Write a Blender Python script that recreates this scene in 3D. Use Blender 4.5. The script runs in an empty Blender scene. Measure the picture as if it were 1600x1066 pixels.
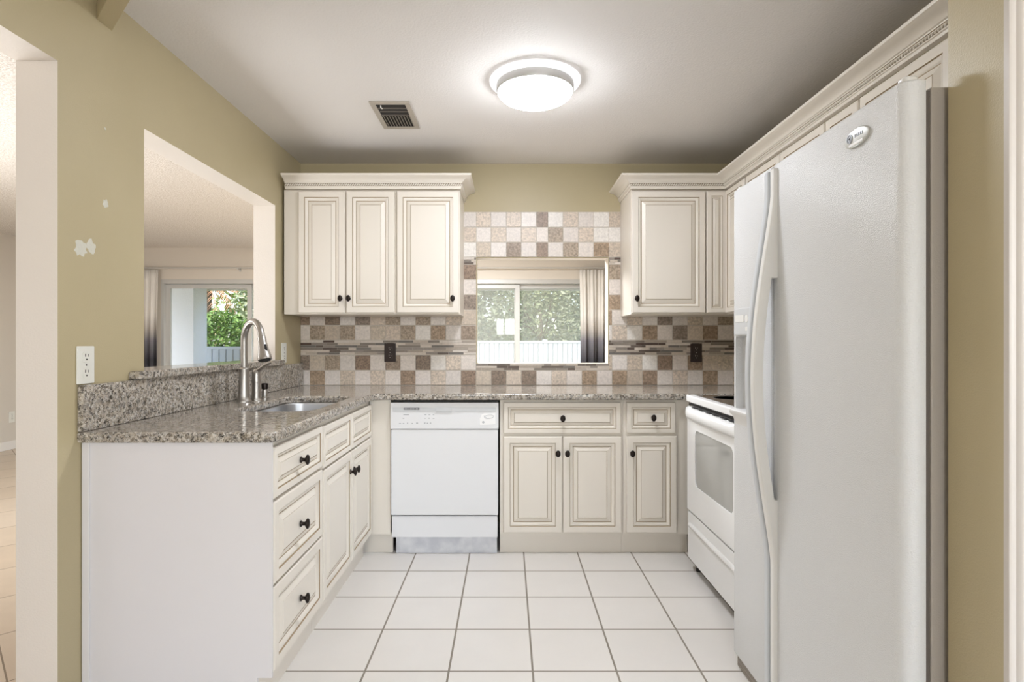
import bpy, bmesh, math, random
from mathutils import Vector, Matrix
random.seed(7)
PI = math.pi
SC = bpy.context.scene
COL = SC.collection

# ------------------------------------------------------------------ camera, world, lights, exposure
F_PX, VPX, VPY, CAM_H = 902.0, 793.0, 534.0, 1.204
cd = bpy.data.cameras.new('camera'); cam = bpy.data.objects.new('camera', cd); COL.objects.link(cam)
cam.location = (0, 0, CAM_H); cam.rotation_euler = (PI/2, 0, 0)
cd.sensor_fit = 'HORIZONTAL'; cd.sensor_width = 36.0; cd.lens = F_PX/1600*36.0
cd.shift_x = (800-VPX)/1600.0; cd.shift_y = (VPY-533)/1600.0
cd.clip_start = 0.02; cd.clip_end = 200
SC.camera = cam
SC.view_settings.view_transform = 'Standard'; SC.view_settings.look = 'None'
SC.view_settings.gamma = 1.0; SC.view_settings.use_curve_mapping = False
SC.view_settings.exposure = 1.0

w = bpy.data.worlds.new('world'); SC.world = w; w.use_nodes = True
nt = w.node_tree; nt.nodes.clear()
sky = nt.nodes.new('ShaderNodeTexSky'); sky.sky_type = 'NISHITA'; sky.sun_disc = False
sky.sun_elevation = math.radians(52); sky.sun_rotation = math.radians(200); sky.dust_density = 2.0
bgn = nt.nodes.new('ShaderNodeBackground'); bgn.inputs['Strength'].default_value = 0.34
wo = nt.nodes.new('ShaderNodeOutputWorld')
nt.links.new(sky.outputs[0], bgn.inputs[0]); nt.links.new(bgn.outputs[0], wo.inputs[0])

def lamp(name, kind, loc, energy, color=(1, 1, 1), rot=(0, 0, 0), size=None, size_y=None, radius=None):
    d = bpy.data.lights.new(name, kind); d.energy = energy; d.color = color
    if kind == 'AREA':
        d.shape = 'RECTANGLE'; d.size = size; d.size_y = size_y or size
    if radius is not None: d.shadow_soft_size = radius
    o = bpy.data.objects.new(name, d); COL.objects.link(o); o.location = loc; o.rotation_euler = rot
    return o
s = lamp('sun', 'SUN', (0, -5, 20), 1.6, (1.0, 0.95, 0.86))
s.rotation_euler = Vector((0.35, 0.62, -1.0)).to_track_quat('-Z', 'Y').to_euler(); s.data.angle = 0.01
# unseen fill light added at a made-up wide window behind the camera
lamp('rear_window_fill', 'AREA', (2.65, -2.85, 1.45), 38, (0.93, 0.965, 1.0), (PI/2+0.2, 0, 0.40), 2.3, 1.8)
# daylight of the small window beside it, then unseen fill lights added in the living room
lamp('small_window_daylight', 'AREA', (-0.10, -3.105, 1.66), 19, (0.95, 0.97, 1.0), (PI/2, 0, 0), 0.66, 0.52)
lamp('living_up_fill', 'AREA', (-2.95, 2.45, 0.5), 23, (0.95, 0.97, 1.0), (PI, 0, 0), 1.4, 1.4)  # upward fill added to brighten the popcorn ceiling
lamp('living_point_fill', 'POINT', (-3.9, 3.0, 1.6), 20, (0.96, 0.98, 1.0), radius=0.3)  # added fill out of view, no lamp is modelled here
lamp('living_point_fill', 'POINT', (-3.6, -0.6, 1.2), 9, (0.98, 0.98, 1.0), radius=0.3)  # second added fill, nearer the doorway
lamp('living_ceiling_fill', 'AREA', (-0.75, 5.3, 2.36), 82, (0.95, 0.98, 1.0), (0, 0, 0), 1.2, 1.2)  # area light added under the ceiling, standing in for slider daylight

# ------------------------------------------------------------------ helpers
def lin(h):
    h = h.lstrip('#'); o = []
    for i in (0, 2, 4):
        c = int(h[i:i+2], 16)/255.0
        o.append(c/12.92 if c <= 0.04045 else ((c+0.055)/1.055)**2.4)
    return (o[0], o[1], o[2], 1.0)

def mat(name, color, rough=0.5, metal=0.0, bump=None, coat=0.0, spec=None, mottle=None, emit=None, aniso=None):
    """bump=(scale, strength[, detail]); mottle=(scale, other colour, amount)"""
    m = bpy.data.materials.new(name); m.use_nodes = True
    n = m.node_tree; b = n.nodes['Principled BSDF']; L = n.links
    c = lin(color) if isinstance(color, str) else color
    b.inputs['Base Color'].default_value = c
    b.inputs['Roughness'].default_value = rough; b.inputs['Metallic'].default_value = metal
    b.inputs['Coat Weight'].default_value = coat
    if coat: b.inputs['Coat Roughness'].default_value = 0.08
    if spec is not None: b.inputs['Specular IOR Level'].default_value = spec
    tc = None
    if bump or mottle:
        tc = n.nodes.new('ShaderNodeTexCoord')
    if mottle:
        t = n.nodes.new('ShaderNodeTexNoise'); t.inputs['Scale'].default_value = mottle[0]; t.inputs['Detail'].default_value = 5
        L.new(tc.outputs['Object'], t.inputs['Vector'])
        r = n.nodes.new('ShaderNodeMapRange'); r.inputs[1].default_value = 0.35; r.inputs[2].default_value = 0.65
        r.inputs[3].default_value = 0; r.inputs[4].default_value = mottle[2]
        L.new(t.outputs['Fac'], r.inputs[0])
        mx = n.nodes.new('ShaderNodeMix'); mx.data_type = 'RGBA'
        mx.inputs[6].default_value = c; mx.inputs[7].default_value = lin(mottle[1])
        L.new(r.outputs[0], mx.inputs[0]); L.new(mx.outputs[2], b.inputs['Base Color'])
    if bump:
        t = n.nodes.new('ShaderNodeTexNoise'); t.inputs['Scale'].default_value = bump[0]
        t.inputs['Detail'].default_value = bump[2] if len(bump) > 2 else 3
        L.new(tc.outputs['Object'], t.inputs['Vector'])
        bp = n.nodes.new('ShaderNodeBump'); bp.inputs['Strength'].default_value = bump[1]; bp.inputs['Distance'].default_value = 0.01
        L.new(t.outputs['Fac'], bp.inputs['Height']); L.new(bp.outputs[0], b.inputs['Normal'])
    if emit:
        b.inputs['Emission Color'].default_value = lin(emit[0]); b.inputs['Emission Strength'].default_value = emit[1]
    return m

class MB:
    """collects shapes and links them as ONE mesh object"""
    def __init__(s): s.bm = bmesh.new()
    def face(s, pts, mi=0):
        vs = [s.bm.verts.new(p) for p in pts]
        try:
            f = s.bm.faces.new(vs); f.material_index = mi; return f
        except ValueError: return None
    def box(s, x0, x1, y0, y1, z0, z1, mi=0, b=0.0, seg=2):
        if x1 < x0: x0, x1 = x1, x0
        if y1 < y0: y0, y1 = y1, y0
        if z1 < z0: z0, z1 = z1, z0
        r = bmesh.ops.create_cube(s.bm, size=1.0)
        for v in r['verts']:
            v.co = Vector(((x0+x1)/2+v.co.x*(x1-x0), (y0+y1)/2+v.co.y*(y1-y0), (z0+z1)/2+v.co.z*(z1-z0)))
        fs = set(f for v in r['verts'] for f in v.link_faces)
        for f in fs: f.material_index = mi
        if b > 0:
            b = min(b, 0.49*min(x1-x0, y1-y0, z1-z0))
            es = list(set(e for v in r['verts'] for e in v.link_edges))
            bmesh.ops.bevel(s.bm, geom=es, offset=b, segments=seg, profile=0.5, affect='EDGES', clamp_overlap=True)
        return s
    def loops(s, rings, mis=None, close=True, cap0=False, cap1=False, mi=0):
        vr = [[s.bm.verts.new(p) for p in r] for r in rings]
        n = len(vr[0])
        for i in range(len(vr)-1):
            m = mis[i] if mis else mi
            for j in range(n if close else n-1):
                a, b, c, d = vr[i][j], vr[i][(j+1) % n], vr[i+1][(j+1) % n], vr[i+1][j]
                f = s.bm.faces.new((a, b, c, d)); f.material_index = m
        if cap0:
            f = s.bm.faces.new(list(reversed(vr[0]))); f.material_index = mis[0] if mis else mi
        if cap1:
            f = s.bm.faces.new(vr[-1]); f.material_index = mis[-1] if mis else mi
        return s
    def lathe(s, prof, o=(0, 0, 0), axis='z', n=24, mi=0, mis=None, sx=1.0, sy=1.0):
        """prof: (radius, height) pairs"""
        rings = []
        for r, h in prof:
            ring = []
            for k in range(n):
                a = 2*PI*k/n; u, v = math.cos(a)*max(r, 1e-5)*sx, math.sin(a)*max(r, 1e-5)*sy
                p = {'z': (u, v, h), 'y': (u, h, v), 'x': (h, u, v)}[axis]
                ring.append((o[0]+p[0], o[1]+p[1], o[2]+p[2]))
            rings.append(ring)
        return s.loops(rings, mis=mis, cap0=True, cap1=True, mi=mi)
    def tube(s, pts, r, n=12, mi=0, cap=True):
        pts = [Vector(p) for p in pts]; rr = r if isinstance(r, (list, tuple)) else [r]*len(pts)
        rings = []; up = None
        for i, p in enumerate(pts):
            t = (pts[min(i+1, len(pts)-1)]-pts[max(i-1, 0)]).normalized()
            if up is None:
                up = Vector((0, 0, 1)) if abs(t.z) < 0.9 else Vector((1, 0, 0))
            u = (up-t*up.dot(t)).normalized(); v = t.cross(u); up = u
            rings.append([p+u*math.cos(2*PI*k/n)*rr[i]+v*math.sin(2*PI*k/n)*rr[i] for k in range(n)])
        return s.loops(rings, cap0=cap, cap1=cap, mi=mi)
    def prism(s, poly, z0, z1, mi=0, b=0.0, seg=3):
        """poly in x,y extruded in z; b rounds the top and bottom rims"""
        f = s.bm.faces.new([s.bm.verts.new((x, y, z0)) for x, y in poly]); f.material_index = mi
        r = bmesh.ops.extrude_face_region(s.bm, geom=[f])
        vs = [e for e in r['geom'] if isinstance(e, bmesh.types.BMVert)]
        for v in vs: v.co.z = z1
        fs = set(q for v in vs for q in v.link_faces)
        for q in fs: q.material_index = mi
        if b > 0:
            es = [e for q in [f]+[g for g in r['geom'] if isinstance(g, bmesh.types.BMFace)] if q.is_valid for e in q.edges]
            bmesh.ops.bevel(s.bm, geom=list(set(es)), offset=b, segments=seg, profile=0.5, affect='EDGES', clamp_overlap=True)
        return s
    def build(s, name, mats, parent=None, angle=35, loc=(0, 0, 0), rot=(0, 0, 0), normals=True, weighted=True):
        me = bpy.data.meshes.new(name)
        if normals: bmesh.ops.recalc_face_normals(s.bm, faces=s.bm.faces)
        s.bm.to_mesh(me); s.bm.free()
        for m in (mats if isinstance(mats, (list, tuple)) else [mats]): me.materials.append(m)
        if angle:
            me.polygons.foreach_set('use_smooth', [True]*len(me.polygons))
            me.set_sharp_from_angle(angle=math.radians(angle))
        o = bpy.data.objects.new(name, me); COL.objects.link(o)
        o.location = loc; o.rotation_euler = rot
        if angle and weighted:
            wn = o.modifiers.new('weighted_normals', 'WEIGHTED_NORMAL'); wn.keep_sharp = True
        if parent is not None: o.parent = parent
        return o

def tag(o, label, cat, group=None, kind=None):
    o['label'] = label; o['category'] = cat
    if group: o['group'] = group
    if kind: o['kind'] = kind
    return o
def thing(name, label, cat, loc=(0, 0, 0), rotz=0.0, group=None):
    o = bpy.data.objects.new(name, None); COL.objects.link(o); o.empty_display_size = 0.1
    o.location = loc; o.rotation_euler = (0, 0, rotz)
    return tag(o, label, cat, group)
def struct(o, label=None):
    o['kind'] = 'structure'
    if label: o['label'] = label
    return o

def rrect(x0, x1, y0, y1, r, n=6):
    out = []
    for cx, cy, a0 in ((x1-r, y1-r, 0), (x0+r, y1-r, PI/2), (x0+r, y0+r, PI), (x1-r, y0+r, 3*PI/2)):
        for k in range(n+1):
            a = a0+PI/2*k/n; out.append((cx+r*math.cos(a), cy+r*math.sin(a)))
    return out

# ------------------------------------------------------------------ materials
M = {}
M['olive'] = mat('olive_wall_paint', '#bdb08e', 0.42, bump=(260, 0.10), mottle=(3.0, '#b7aa88', 0.6))
M['reveal'] = mat('cream_reveal_paint', '#ece4da', 0.4, bump=(180, 0.12))
M['beige'] = mat('beige_living_wall', '#d6cec3', 0.6, bump=(200, 0.08))
M['ceil'] = mat('ceiling_paint', '#e6e2de', 0.75, bump=(110, 0.22, 4))
def popcorn():
    m = mat('popcorn_ceiling', '#dcd2c6', 0.9)
    n = m.node_tree; L = n.links; b = n.nodes['Principled BSDF']
    tc = n.nodes.new('ShaderNodeTexCoord'); v = n.nodes.new('ShaderNodeTexNoise'); v.inputs['Scale'].default_value = 110; v.inputs['Detail'].default_value = 3
    L.new(tc.outputs['Object'], v.inputs['Vector'])
    r = n.nodes.new('ShaderNodeValToRGB'); r.color_ramp.elements[0].position = 0.38; r.color_ramp.elements[1].position = 0.62
    r.color_ramp.elements[0].color = lin('#c6bdb2'); r.color_ramp.elements[1].color = lin('#ebe6e0')
    L.new(v.outputs['Fac'], r.inputs[0]); L.new(r.outputs[0], b.inputs['Base Color'])
    bp = n.nodes.new('ShaderNodeBump'); bp.inputs['Strength'].default_value = 0.8; bp.inputs['Distance'].default_value = 0.008
    L.new(v.outputs['Fac'], bp.inputs['Height']); L.new(bp.outputs[0], b.inputs['Normal'])
    return m
M['popcorn'] = popcorn()
M['white_trim'] = mat('white_trim_paint', '#e9e5e0', 0.3)
M['cream'] = mat('cream_cabinet_paint', '#e8e1d6', 0.36)
M['glaze'] = mat('brown_glaze_line', '#a08d70', 0.5)
M['panel_white'] = mat('white_end_panel', '#e2dfe0', 0.4)
M['bronze'] = mat('dark_bronze_knob', '#2c2522', 0.3, metal=0.75)
M['appl'] = mat('white_appliance_enamel', '#eeeeee', 0.25)
M['appl_dw'] = mat('white_dishwasher_enamel', '#e9eaec', 0.3)
M['appl_grey'] = mat('pale_grey_plastic', '#cfd1d3', 0.4)
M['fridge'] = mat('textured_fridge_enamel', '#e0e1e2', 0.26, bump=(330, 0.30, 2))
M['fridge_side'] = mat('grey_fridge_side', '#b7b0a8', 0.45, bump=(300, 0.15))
M['handle_w'] = mat('white_handle_plastic', '#e8e7e4', 0.35)
M['handle_g'] = mat('cool_grey_handle_plastic', '#cfd3d8', 0.35)
M['black'] = mat('black_gap_rubber', '#161616', 0.6)
M['gasket'] = mat('grey_gasket', '#6d6660', 0.6)
M['ovenglass'] = mat('grey_oven_glass', '#a3a3a0', 0.08, coat=0.5)
M['cookglass'] = mat('dark_cooktop_glass', '#4b4744', 0.06, coat=0.5)
M['steel'] = mat('brushed_steel', '#d2d3d6', 0.36, metal=1.0)
M['nickel'] = mat('brushed_nickel', '#aeaaa5', 0.34, metal=1.0)
M['ring'] = mat('brushed_ring_metal', '#c9c8c6', 0.35, metal=0.6)
M['plate_w'] = mat('white_outlet_plastic', '#e6e5dd', 0.35)
M['plate_b'] = mat('dark_brown_outlet_plastic', '#30211f', 0.3)
M['slot'] = mat('dark_slot', '#3a342f', 0.6)
M['duct'] = mat('dark_duct', '#2a2725', 0.8)
M['vent'] = mat('aged_vent_metal', '#b9b1a5', 0.45, metal=0.2)
M['dome'] = mat('glowing_diffuser', '#ffffff', 0.4, emit=('#f4f8ff', 39.0))
M['spackle'] = mat('white_spackle', '#d6d4c8', 0.8, bump=(120, 0.3))
M['alu'] = mat('grey_aluminium', '#c4c3c0', 0.4, metal=0.15)
M['fence'] = mat('white_vinyl_fence', '#cdd2d6', 0.5)
M['stucco'] = mat('white_stucco', '#f2f3f3', 0.85, bump=(60, 0.4, 4))
M['patio'] = mat('grey_patio_concrete', '#b7b2a9', 0.85, bump=(40, 0.2), mottle=(4, '#a49e94', 0.6))
M['lawn'] = mat('lawn', '#7d8a52', 0.95, mottle=(9, '#5c6f35', 0.9))
M['bark'] = mat('bark', '#6d5a46', 0.9, bump=(30, 0.6))
def leafmat(name, a, b):
    return mat(name, a, 0.45, mottle=(6, b, 1.0))
M['leaf1'] = leafmat('pale_green_leaves', '#a9b287', '#7c8a62')
M['leaf2'] = leafmat('fresh_green_leaves', '#86a850', '#4f7030')
M['leaf3'] = leafmat('dull_green_leaves', '#979d7c', '#6c7458')
M['frond'] = leafmat('dry_palm_fronds', '#cfa37a', '#96683f')

def granite():
    m = mat('speckled_granite', '#a79b8a', 0.10, spec=0.55)
    n = m.node_tree; L = n.links; b = n.nodes['Principled BSDF']
    tc = n.nodes.new('ShaderNodeTexCoord')
    def vor(scale):
        v = n.nodes.new('ShaderNodeTexVoronoi'); v.inputs['Scale'].default_value = scale; v.inputs['Randomness'].default_value = 1
        nz = n.nodes.new('ShaderNodeTexNoise'); nz.inputs['Scale'].default_value = scale*1.4; nz.inputs['Detail'].default_value = 2
        L.new(tc.outputs['Object'], nz.inputs['Vector'])
        ad = n.nodes.new('ShaderNodeMix'); ad.data_type = 'RGBA'; ad.blend_type = 'LINEAR_LIGHT'; ad.inputs[0].default_value = 0.012
        L.new(tc.outputs['Object'], ad.inputs[6]); L.new(nz.outputs['Color'], ad.inputs[7]); L.new(ad.outputs[2], v.inputs['Vector'])
        sp = n.nodes.new('ShaderNodeSeparateColor'); L.new(v.outputs['Color'], sp.inputs[0])
        return sp.outputs[0], sp.outputs[1]
    r1, g1 = vor(160); r2, g2 = vor(95)
    ramp = n.nodes.new('ShaderNodeValToRGB'); ramp.color_ramp.interpolation = 'CONSTANT'
    els = ramp.color_ramp.elements
    els[0].position = 0; els[0].color = lin('#1d1b1a')
    els[1].position = 0.24; els[1].color = lin('#5e5852')
    for p, c in ((0.36, '#b5aca0'), (0.62, '#cdc7be'), (0.80, '#a59d93'), (0.92, '#dfdbd5')):
        e = els.new(p); e.color = lin(c)
    L.new(r1, ramp.inputs[0])
    rb = n.nodes.new('ShaderNodeValToRGB'); rb.color_ramp.interpolation = 'CONSTANT'
    e = rb.color_ramp.elements; e[0].position = 0; e[0].color = lin('#b3a591'); e[1].position = 0.45; e[1].color = lin('#a39d95')
    x = e.new(0.82); x.color = lin('#35312e')
    L.new(r2, rb.inputs[0])
    mx = n.nodes.new('ShaderNodeMix'); mx.data_type = 'RGBA'; mx.inputs[0].default_value = 0.30
    L.new(ramp.outputs[0], mx.inputs[6]); L.new(rb.outputs[0], mx.inputs[7]); L.new(mx.outputs[2], b.inputs['Base Color'])
    return m
M['granite'] = granite()

def tiles_floor(name, tile, grout, size, gw, ox, oy, rot=0.0, rough=0.22, var=0.05, tile2=None):
    m = mat(name, tile, rough)
    n = m.node_tree; L = n.links; b = n.nodes['Principled BSDF']
    tc = n.nodes.new('ShaderNodeTexCoord'); mp = n.nodes.new('ShaderNodeMapping')
    mp.vector_type = 'TEXTURE'
    mp.inputs['Location'].default_value = (ox, oy, 0); mp.inputs['Rotation'].default_value = (0, 0, rot)
    mp.inputs['Scale'].default_value = (1, 1, 1)
    L.new(tc.outputs['Object'], mp.inputs['Vector'])
    br = n.nodes.new('ShaderNodeTexBrick'); br.offset = 0.0; br.squash = 1.0
    br.inputs['Scale'].default_value = 1.0; br.inputs['Brick Width'].default_value = size; br.inputs['Row Height'].default_value = size
    br.inputs['Mortar Size'].default_value = gw/2; br.inputs['Mortar Smooth'].default_value = 0.1; br.inputs['Bias'].default_value = 0
    br.inputs['Color1'].default_value = lin(tile); br.inputs['Color2'].default_value = lin(tile2 or tile); br.inputs['Mortar'].default_value = lin(grout)
    L.new(mp.outputs[0], br.inputs['Vector'])
    nz = n.nodes.new('ShaderNodeTexNoise'); nz.inputs['Scale'].default_value = 7; nz.inputs['Detail'].default_value = 5
    L.new(tc.outputs['Object'], nz.inputs['Vector'])
    mr = n.nodes.new('ShaderNodeMapRange'); mr.inputs[3].default_value = 1-var; mr.inputs[4].default_value = 1+var
    L.new(nz.outputs['Fac'], mr.inputs[0])
    mx = n.nodes.new('ShaderNodeMix'); mx.data_type = 'RGBA'; mx.blend_type = 'MULTIPLY'; mx.inputs[0].default_value = 1
    L.new(br.outputs['Color'], mx.inputs[6]); L.new(mr.outputs[0], mx.inputs[7]); L.new(mx.outputs[2], b.inputs['Base Color'])
    rr = n.nodes.new('ShaderNodeMapRange'); rr.inputs[3].default_value = rough; rr.inputs[4].default_value = 0.85
    L.new(br.outputs['Fac'], rr.inputs[0]); L.new(rr.outputs[0], b.inputs['Roughness'])
    bp = n.nodes.new('ShaderNodeBump'); bp.invert = True; bp.inputs['Strength'].default_value = 0.5; bp.inputs['Distance'].default_value = 0.003
    L.new(br.outputs['Fac'], bp.inputs['Height']); L.new(bp.outputs[0], b.inputs['Normal'])
    return m
M['floor'] = tiles_floor('white_floor_tiles', '#e6e2dd', '#8f877c', 0.3065, 0.008, -0.521-0.3065*20, 3.0276-0.3065*40, var=0.03)
M['floor2'] = tiles_floor('tan_floor_tiles', '#cfc0ae', '#8a7c6c', 0.45, 0.006, -4.0, 3.0, rot=math.radians(45), rough=0.35, var=0.1, tile2='#c6b5a1')

def wall_tile_mat():
    m = mat('travertine_tiles', '#cccccc', 0.38)
    n = m.node_tree; L = n.links; b = n.nodes['Principled BSDF']
    at = n.nodes.new('ShaderNodeAttribute'); at.attribute_name = 'tile_colour'
    tc = n.nodes.new('ShaderNodeTexCoord')
    nz = n.nodes.new('ShaderNodeTexNoise'); nz.inputs['Scale'].default_value = 75; nz.inputs['Detail'].default_value = 6; nz.inputs['Roughness'].default_value = 0.65
    L.new(tc.outputs['Object'], nz.inputs['Vector'])
    mr = n.nodes.new('ShaderNodeMapRange'); mr.inputs[1].default_value = 0.36; mr.inputs[2].default_value = 0.64
    L.new(nz.outputs['Fac'], mr.inputs[0])
    # alpha = how strong the tile's own mottling is
    mu = n.nodes.new('ShaderNodeMath'); mu.operation = 'SUBTRACT'; mu.inputs[1].default_value = 0.5; L.new(mr.outputs[0], mu.inputs[0])
    m2 = n.nodes.new('ShaderNodeMath'); m2.operation = 'MULTIPLY'; L.new(mu.outputs[0], m2.inputs[0]); L.new(at.outputs['Alpha'], m2.inputs[1])
    m3 = n.nodes.new('ShaderNodeMath'); m3.operation = 'ADD'; m3.inputs[1].default_value = 1.0; L.new(m2.outputs[0], m3.inputs[0])
    mx = n.nodes.new('ShaderNodeMix'); mx.data_type = 'RGBA'; mx.blend_type = 'MULTIPLY'; mx.inputs[0].default_value = 1
    L.new(at.outputs['Color'], mx.inputs[6]); L.new(m3.outputs[0], mx.inputs[7]); L.new(mx.outputs[2], b.inputs['Base Color'])
    bp = n.nodes.new('ShaderNodeBump'); bp.inputs['Strength'].default_value = 0.15; bp.inputs['Distance'].default_value = 0.003
    L.new(nz.outputs['Fac'], bp.inputs['Height']); L.new(bp.outputs[0], b.inputs['Normal'])
    return m
M['walltile'] = wall_tile_mat()
M['grout'] = mat('pale_grout', '#d2cac0', 0.85, bump=(200, 0.2))

def glassmat(name, glare_haze, tint='#ffffff'):
    m = bpy.data.materials.new(name); m.use_nodes = True; n = m.node_tree; n.nodes.clear(); L = n.links
    tr = n.nodes.new('ShaderNodeBsdfTransparent'); tr.inputs[0].default_value = lin(tint)
    gl = n.nodes.new('ShaderNodeBsdfGlossy'); gl.inputs['Roughness'].default_value = 0.02
    df = n.nodes.new('ShaderNodeBsdfTranslucent'); df.inputs[0].default_value = lin('#f2f4ee')
    d2 = n.nodes.new('ShaderNodeBsdfDiffuse'); d2.inputs[0].default_value = lin('#f2f4ee')
    dm = n.nodes.new('ShaderNodeMixShader'); dm.inputs[0].default_value = 0.5
    L.new(df.outputs[0], dm.inputs[1]); L.new(d2.outputs[0], dm.inputs[2])
    a = n.nodes.new('ShaderNodeMixShader'); a.inputs[0].default_value = 0.02
    L.new(tr.outputs[0], a.inputs[1]); L.new(gl.outputs[0], a.inputs[2])
    c = n.nodes.new('ShaderNodeMixShader'); c.inputs[0].default_value = glare_haze
    L.new(a.outputs[0], c.inputs[1]); L.new(dm.outputs[0], c.inputs[2])
    o = n.nodes.new('ShaderNodeOutputMaterial'); L.new(c.outputs[0], o.inputs[0])
    return m
M['glass_clear'] = glassmat('clear_pane', 0.0)
M['glass_glare'] = glassmat('glare_hazed_pane', 0.22)  # veiling glare on the glass, mixed in as a pale film

def curtainmat():
    m = mat('ombre_curtain', '#ffffff', 0.85)
    n = m.node_tree; L = n.links; b = n.nodes['Principled BSDF']
    tc = n.nodes.new('ShaderNodeTexCoord'); sp = n.nodes.new('ShaderNodeSeparateXYZ'); L.new(tc.outputs['Object'], sp.inputs[0])
    mr = n.nodes.new('ShaderNodeMapRange'); mr.inputs[1].default_value = 0.0; mr.inputs[2].default_value = 2.13
    L.new(sp.outputs[2], mr.inputs[0])
    r = n.nodes.new('ShaderNodeValToRGB'); e = r.color_ramp.elements
    e[0].position = 0.46; e[0].color = lin('#47464c'); e[1].position = 0.72; e[1].color = lin('#f4f0ea')
    x = e.new(0.57); x.color = lin('#85838a'); x = e.new(0.64); x.color = lin('#cfc9c2')
    L.new(mr.outputs[0], r.inputs[0]); L.new(r.outputs[0], b.inputs['Base Color'])
    tl = n.nodes.new('ShaderNodeBsdfTranslucent'); L.new(r.outputs[0], tl.inputs[0])
    ms = n.nodes.new('ShaderNodeMixShader'); ms.inputs[0].default_value = 0.2
    L.new(b.outputs[0], ms.inputs[1]); L.new(tl.outputs[0], ms.inputs[2])
    L.new(ms.outputs[0], n.nodes['Material Output'].inputs[0])
    return m
M['curtain'] = curtainmat()

# ------------------------------------------------------------------ room shell
XL, XLo, XR, XRo = -1.377, -1.505, 1.68, 1.80       # kitchen left wall faces, right wall faces
YB, YBo, ZC = 3.845, 3.965, 2.39                     # back wall faces, ceiling
YFAR, XLIV, XEAST, YSOUTH = 7.28, -5.55, 4.2, -3.0

def shell(name, boxes, mats, rule):
    """boxes in one wall mesh; rule(normal, centre) picks the paint of each face"""
    mb = MB()
    for b in boxes: mb.box(*b)
    mb.bm.normal_update()
    for f in mb.bm.faces: f.material_index = rule(f.normal, f.calc_center_median())
    return struct(mb.build(name, mats, angle=0))

mb = MB(); mb.box(XL, XEAST, YSOUTH, YB, -0.1, 0.0)
struct(mb.build('floor', M['floor'], angle=0), 'white square floor tiles with brown grout between the cabinets')
mb = MB(); mb.box(XLIV, XL, YSOUTH, YFAR, -0.1, -0.001); mb.box(XL, XEAST, YB, YFAR, -0.1, -0.001)
struct(mb.build('floor', M['floor2'], angle=0), 'tan diagonal floor tiles of the living room')
mb = MB(); mb.box(XL, XEAST, YSOUTH, YB, ZC, ZC+0.25)
struct(mb.build('ceiling', M['ceil'], angle=0), 'smooth pale kitchen ceiling')
mb = MB(); mb.box(XLIV-0.2, XL, YSOUTH-0.2, YFAR, ZC, ZC+0.25); mb.box(XL, XEAST+0.2, YB, YFAR, ZC, ZC+0.25)
struct(mb.build('ceiling', M['popcorn'], angle=0), 'popcorn textured living room ceiling')

shell('wall_left', [
    (XLo, XL, YSOUTH, 0.88, 0, ZC), (XLo, XL, 0.88, 1.767, 2.064, ZC), (XLo, XL, 1.767, 2.187, 0, ZC),
    (XLo, XL, 2.187, 3.42, 0, 1.064), (XLo, XL, 2.187, 3.42, 2.012, ZC), (XLo, XL, 3.42, YBo, 0, ZC)],
    [M['olive'], M['reveal'], M['beige']],
    lambda n, c: 0 if n.x > 0.5 else (2 if n.x < -0.5 else 1))
shell('wall_back', [
    (XL, -0.205, YB, YBo, 0, ZC), (-0.205, 0.669, YB, YBo, 0, 1.059), (-0.205, 0.669, YB, YBo, 1.762, ZC), (0.669, XRo, YB, YBo, 0, ZC)],
    [M['olive'], M['reveal'], M['beige']],
    lambda n, c: 0 if n.y < -0.5 else (2 if n.y > 0.5 else 1))
shell('wall_right', [(XR, XRo, 1.225, YB, 0, ZC)], [M['olive'], M['beige']], lambda n, c: 0 if n.x < -0.5 else 1)
shell('wall_stub', [(0.935, XEAST, 1.088, 1.225, 0, ZC)], [M['olive']], lambda n, c: 0)
shell('wall_far', [
    (XLIV-0.1, -4.37, YFAR, YFAR+0.15, 0, ZC), (-4.37, -2.05, YFAR, YFAR+0.15, 1.99, ZC), (-2.05, -1.08, YFAR, YFAR+0.15, 0, ZC),
    (-1.08, 1.32, YFAR, YFAR+0.15, 1.99, ZC), (1.32, XEAST+0.1, YFAR, YFAR+0.15, 0, ZC)], [M['beige'], M['stucco']],
    lambda n, c: 1 if n.y > 0.5 else 0)
shell('wall_living', [(XLIV-0.1, XLIV, YSOUTH, YFAR, 0, ZC)], [M['beige']], lambda n, c: 0)
shell('wall_east', [(XEAST, XEAST+0.1, YSOUTH, YFAR, 0, ZC)], [M['beige']], lambda n, c: 0)
shell('wall_south', [
    (XLIV-0.1, -0.45, YSOUTH-0.12, YSOUTH, 0, ZC), (-0.45, 0.25, YSOUTH-0.12, YSOUTH, 0, 1.38), (-0.45, 0.25, YSOUTH-0.12, YSOUTH, 1.94, ZC), (0.25, 0.85, YSOUTH-0.12, YSOUTH, 0, ZC), (0.85, 3.85, YSOUTH-0.12, YSOUTH, 0, 0.45), (0.85, 3.85, YSOUTH-0.12, YSOUTH, 2.30, ZC),
    (3.85, XEAST+0.1, YSOUTH-0.12, YSOUTH, 0, ZC)], [M['beige']], lambda n, c: 0)
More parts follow.
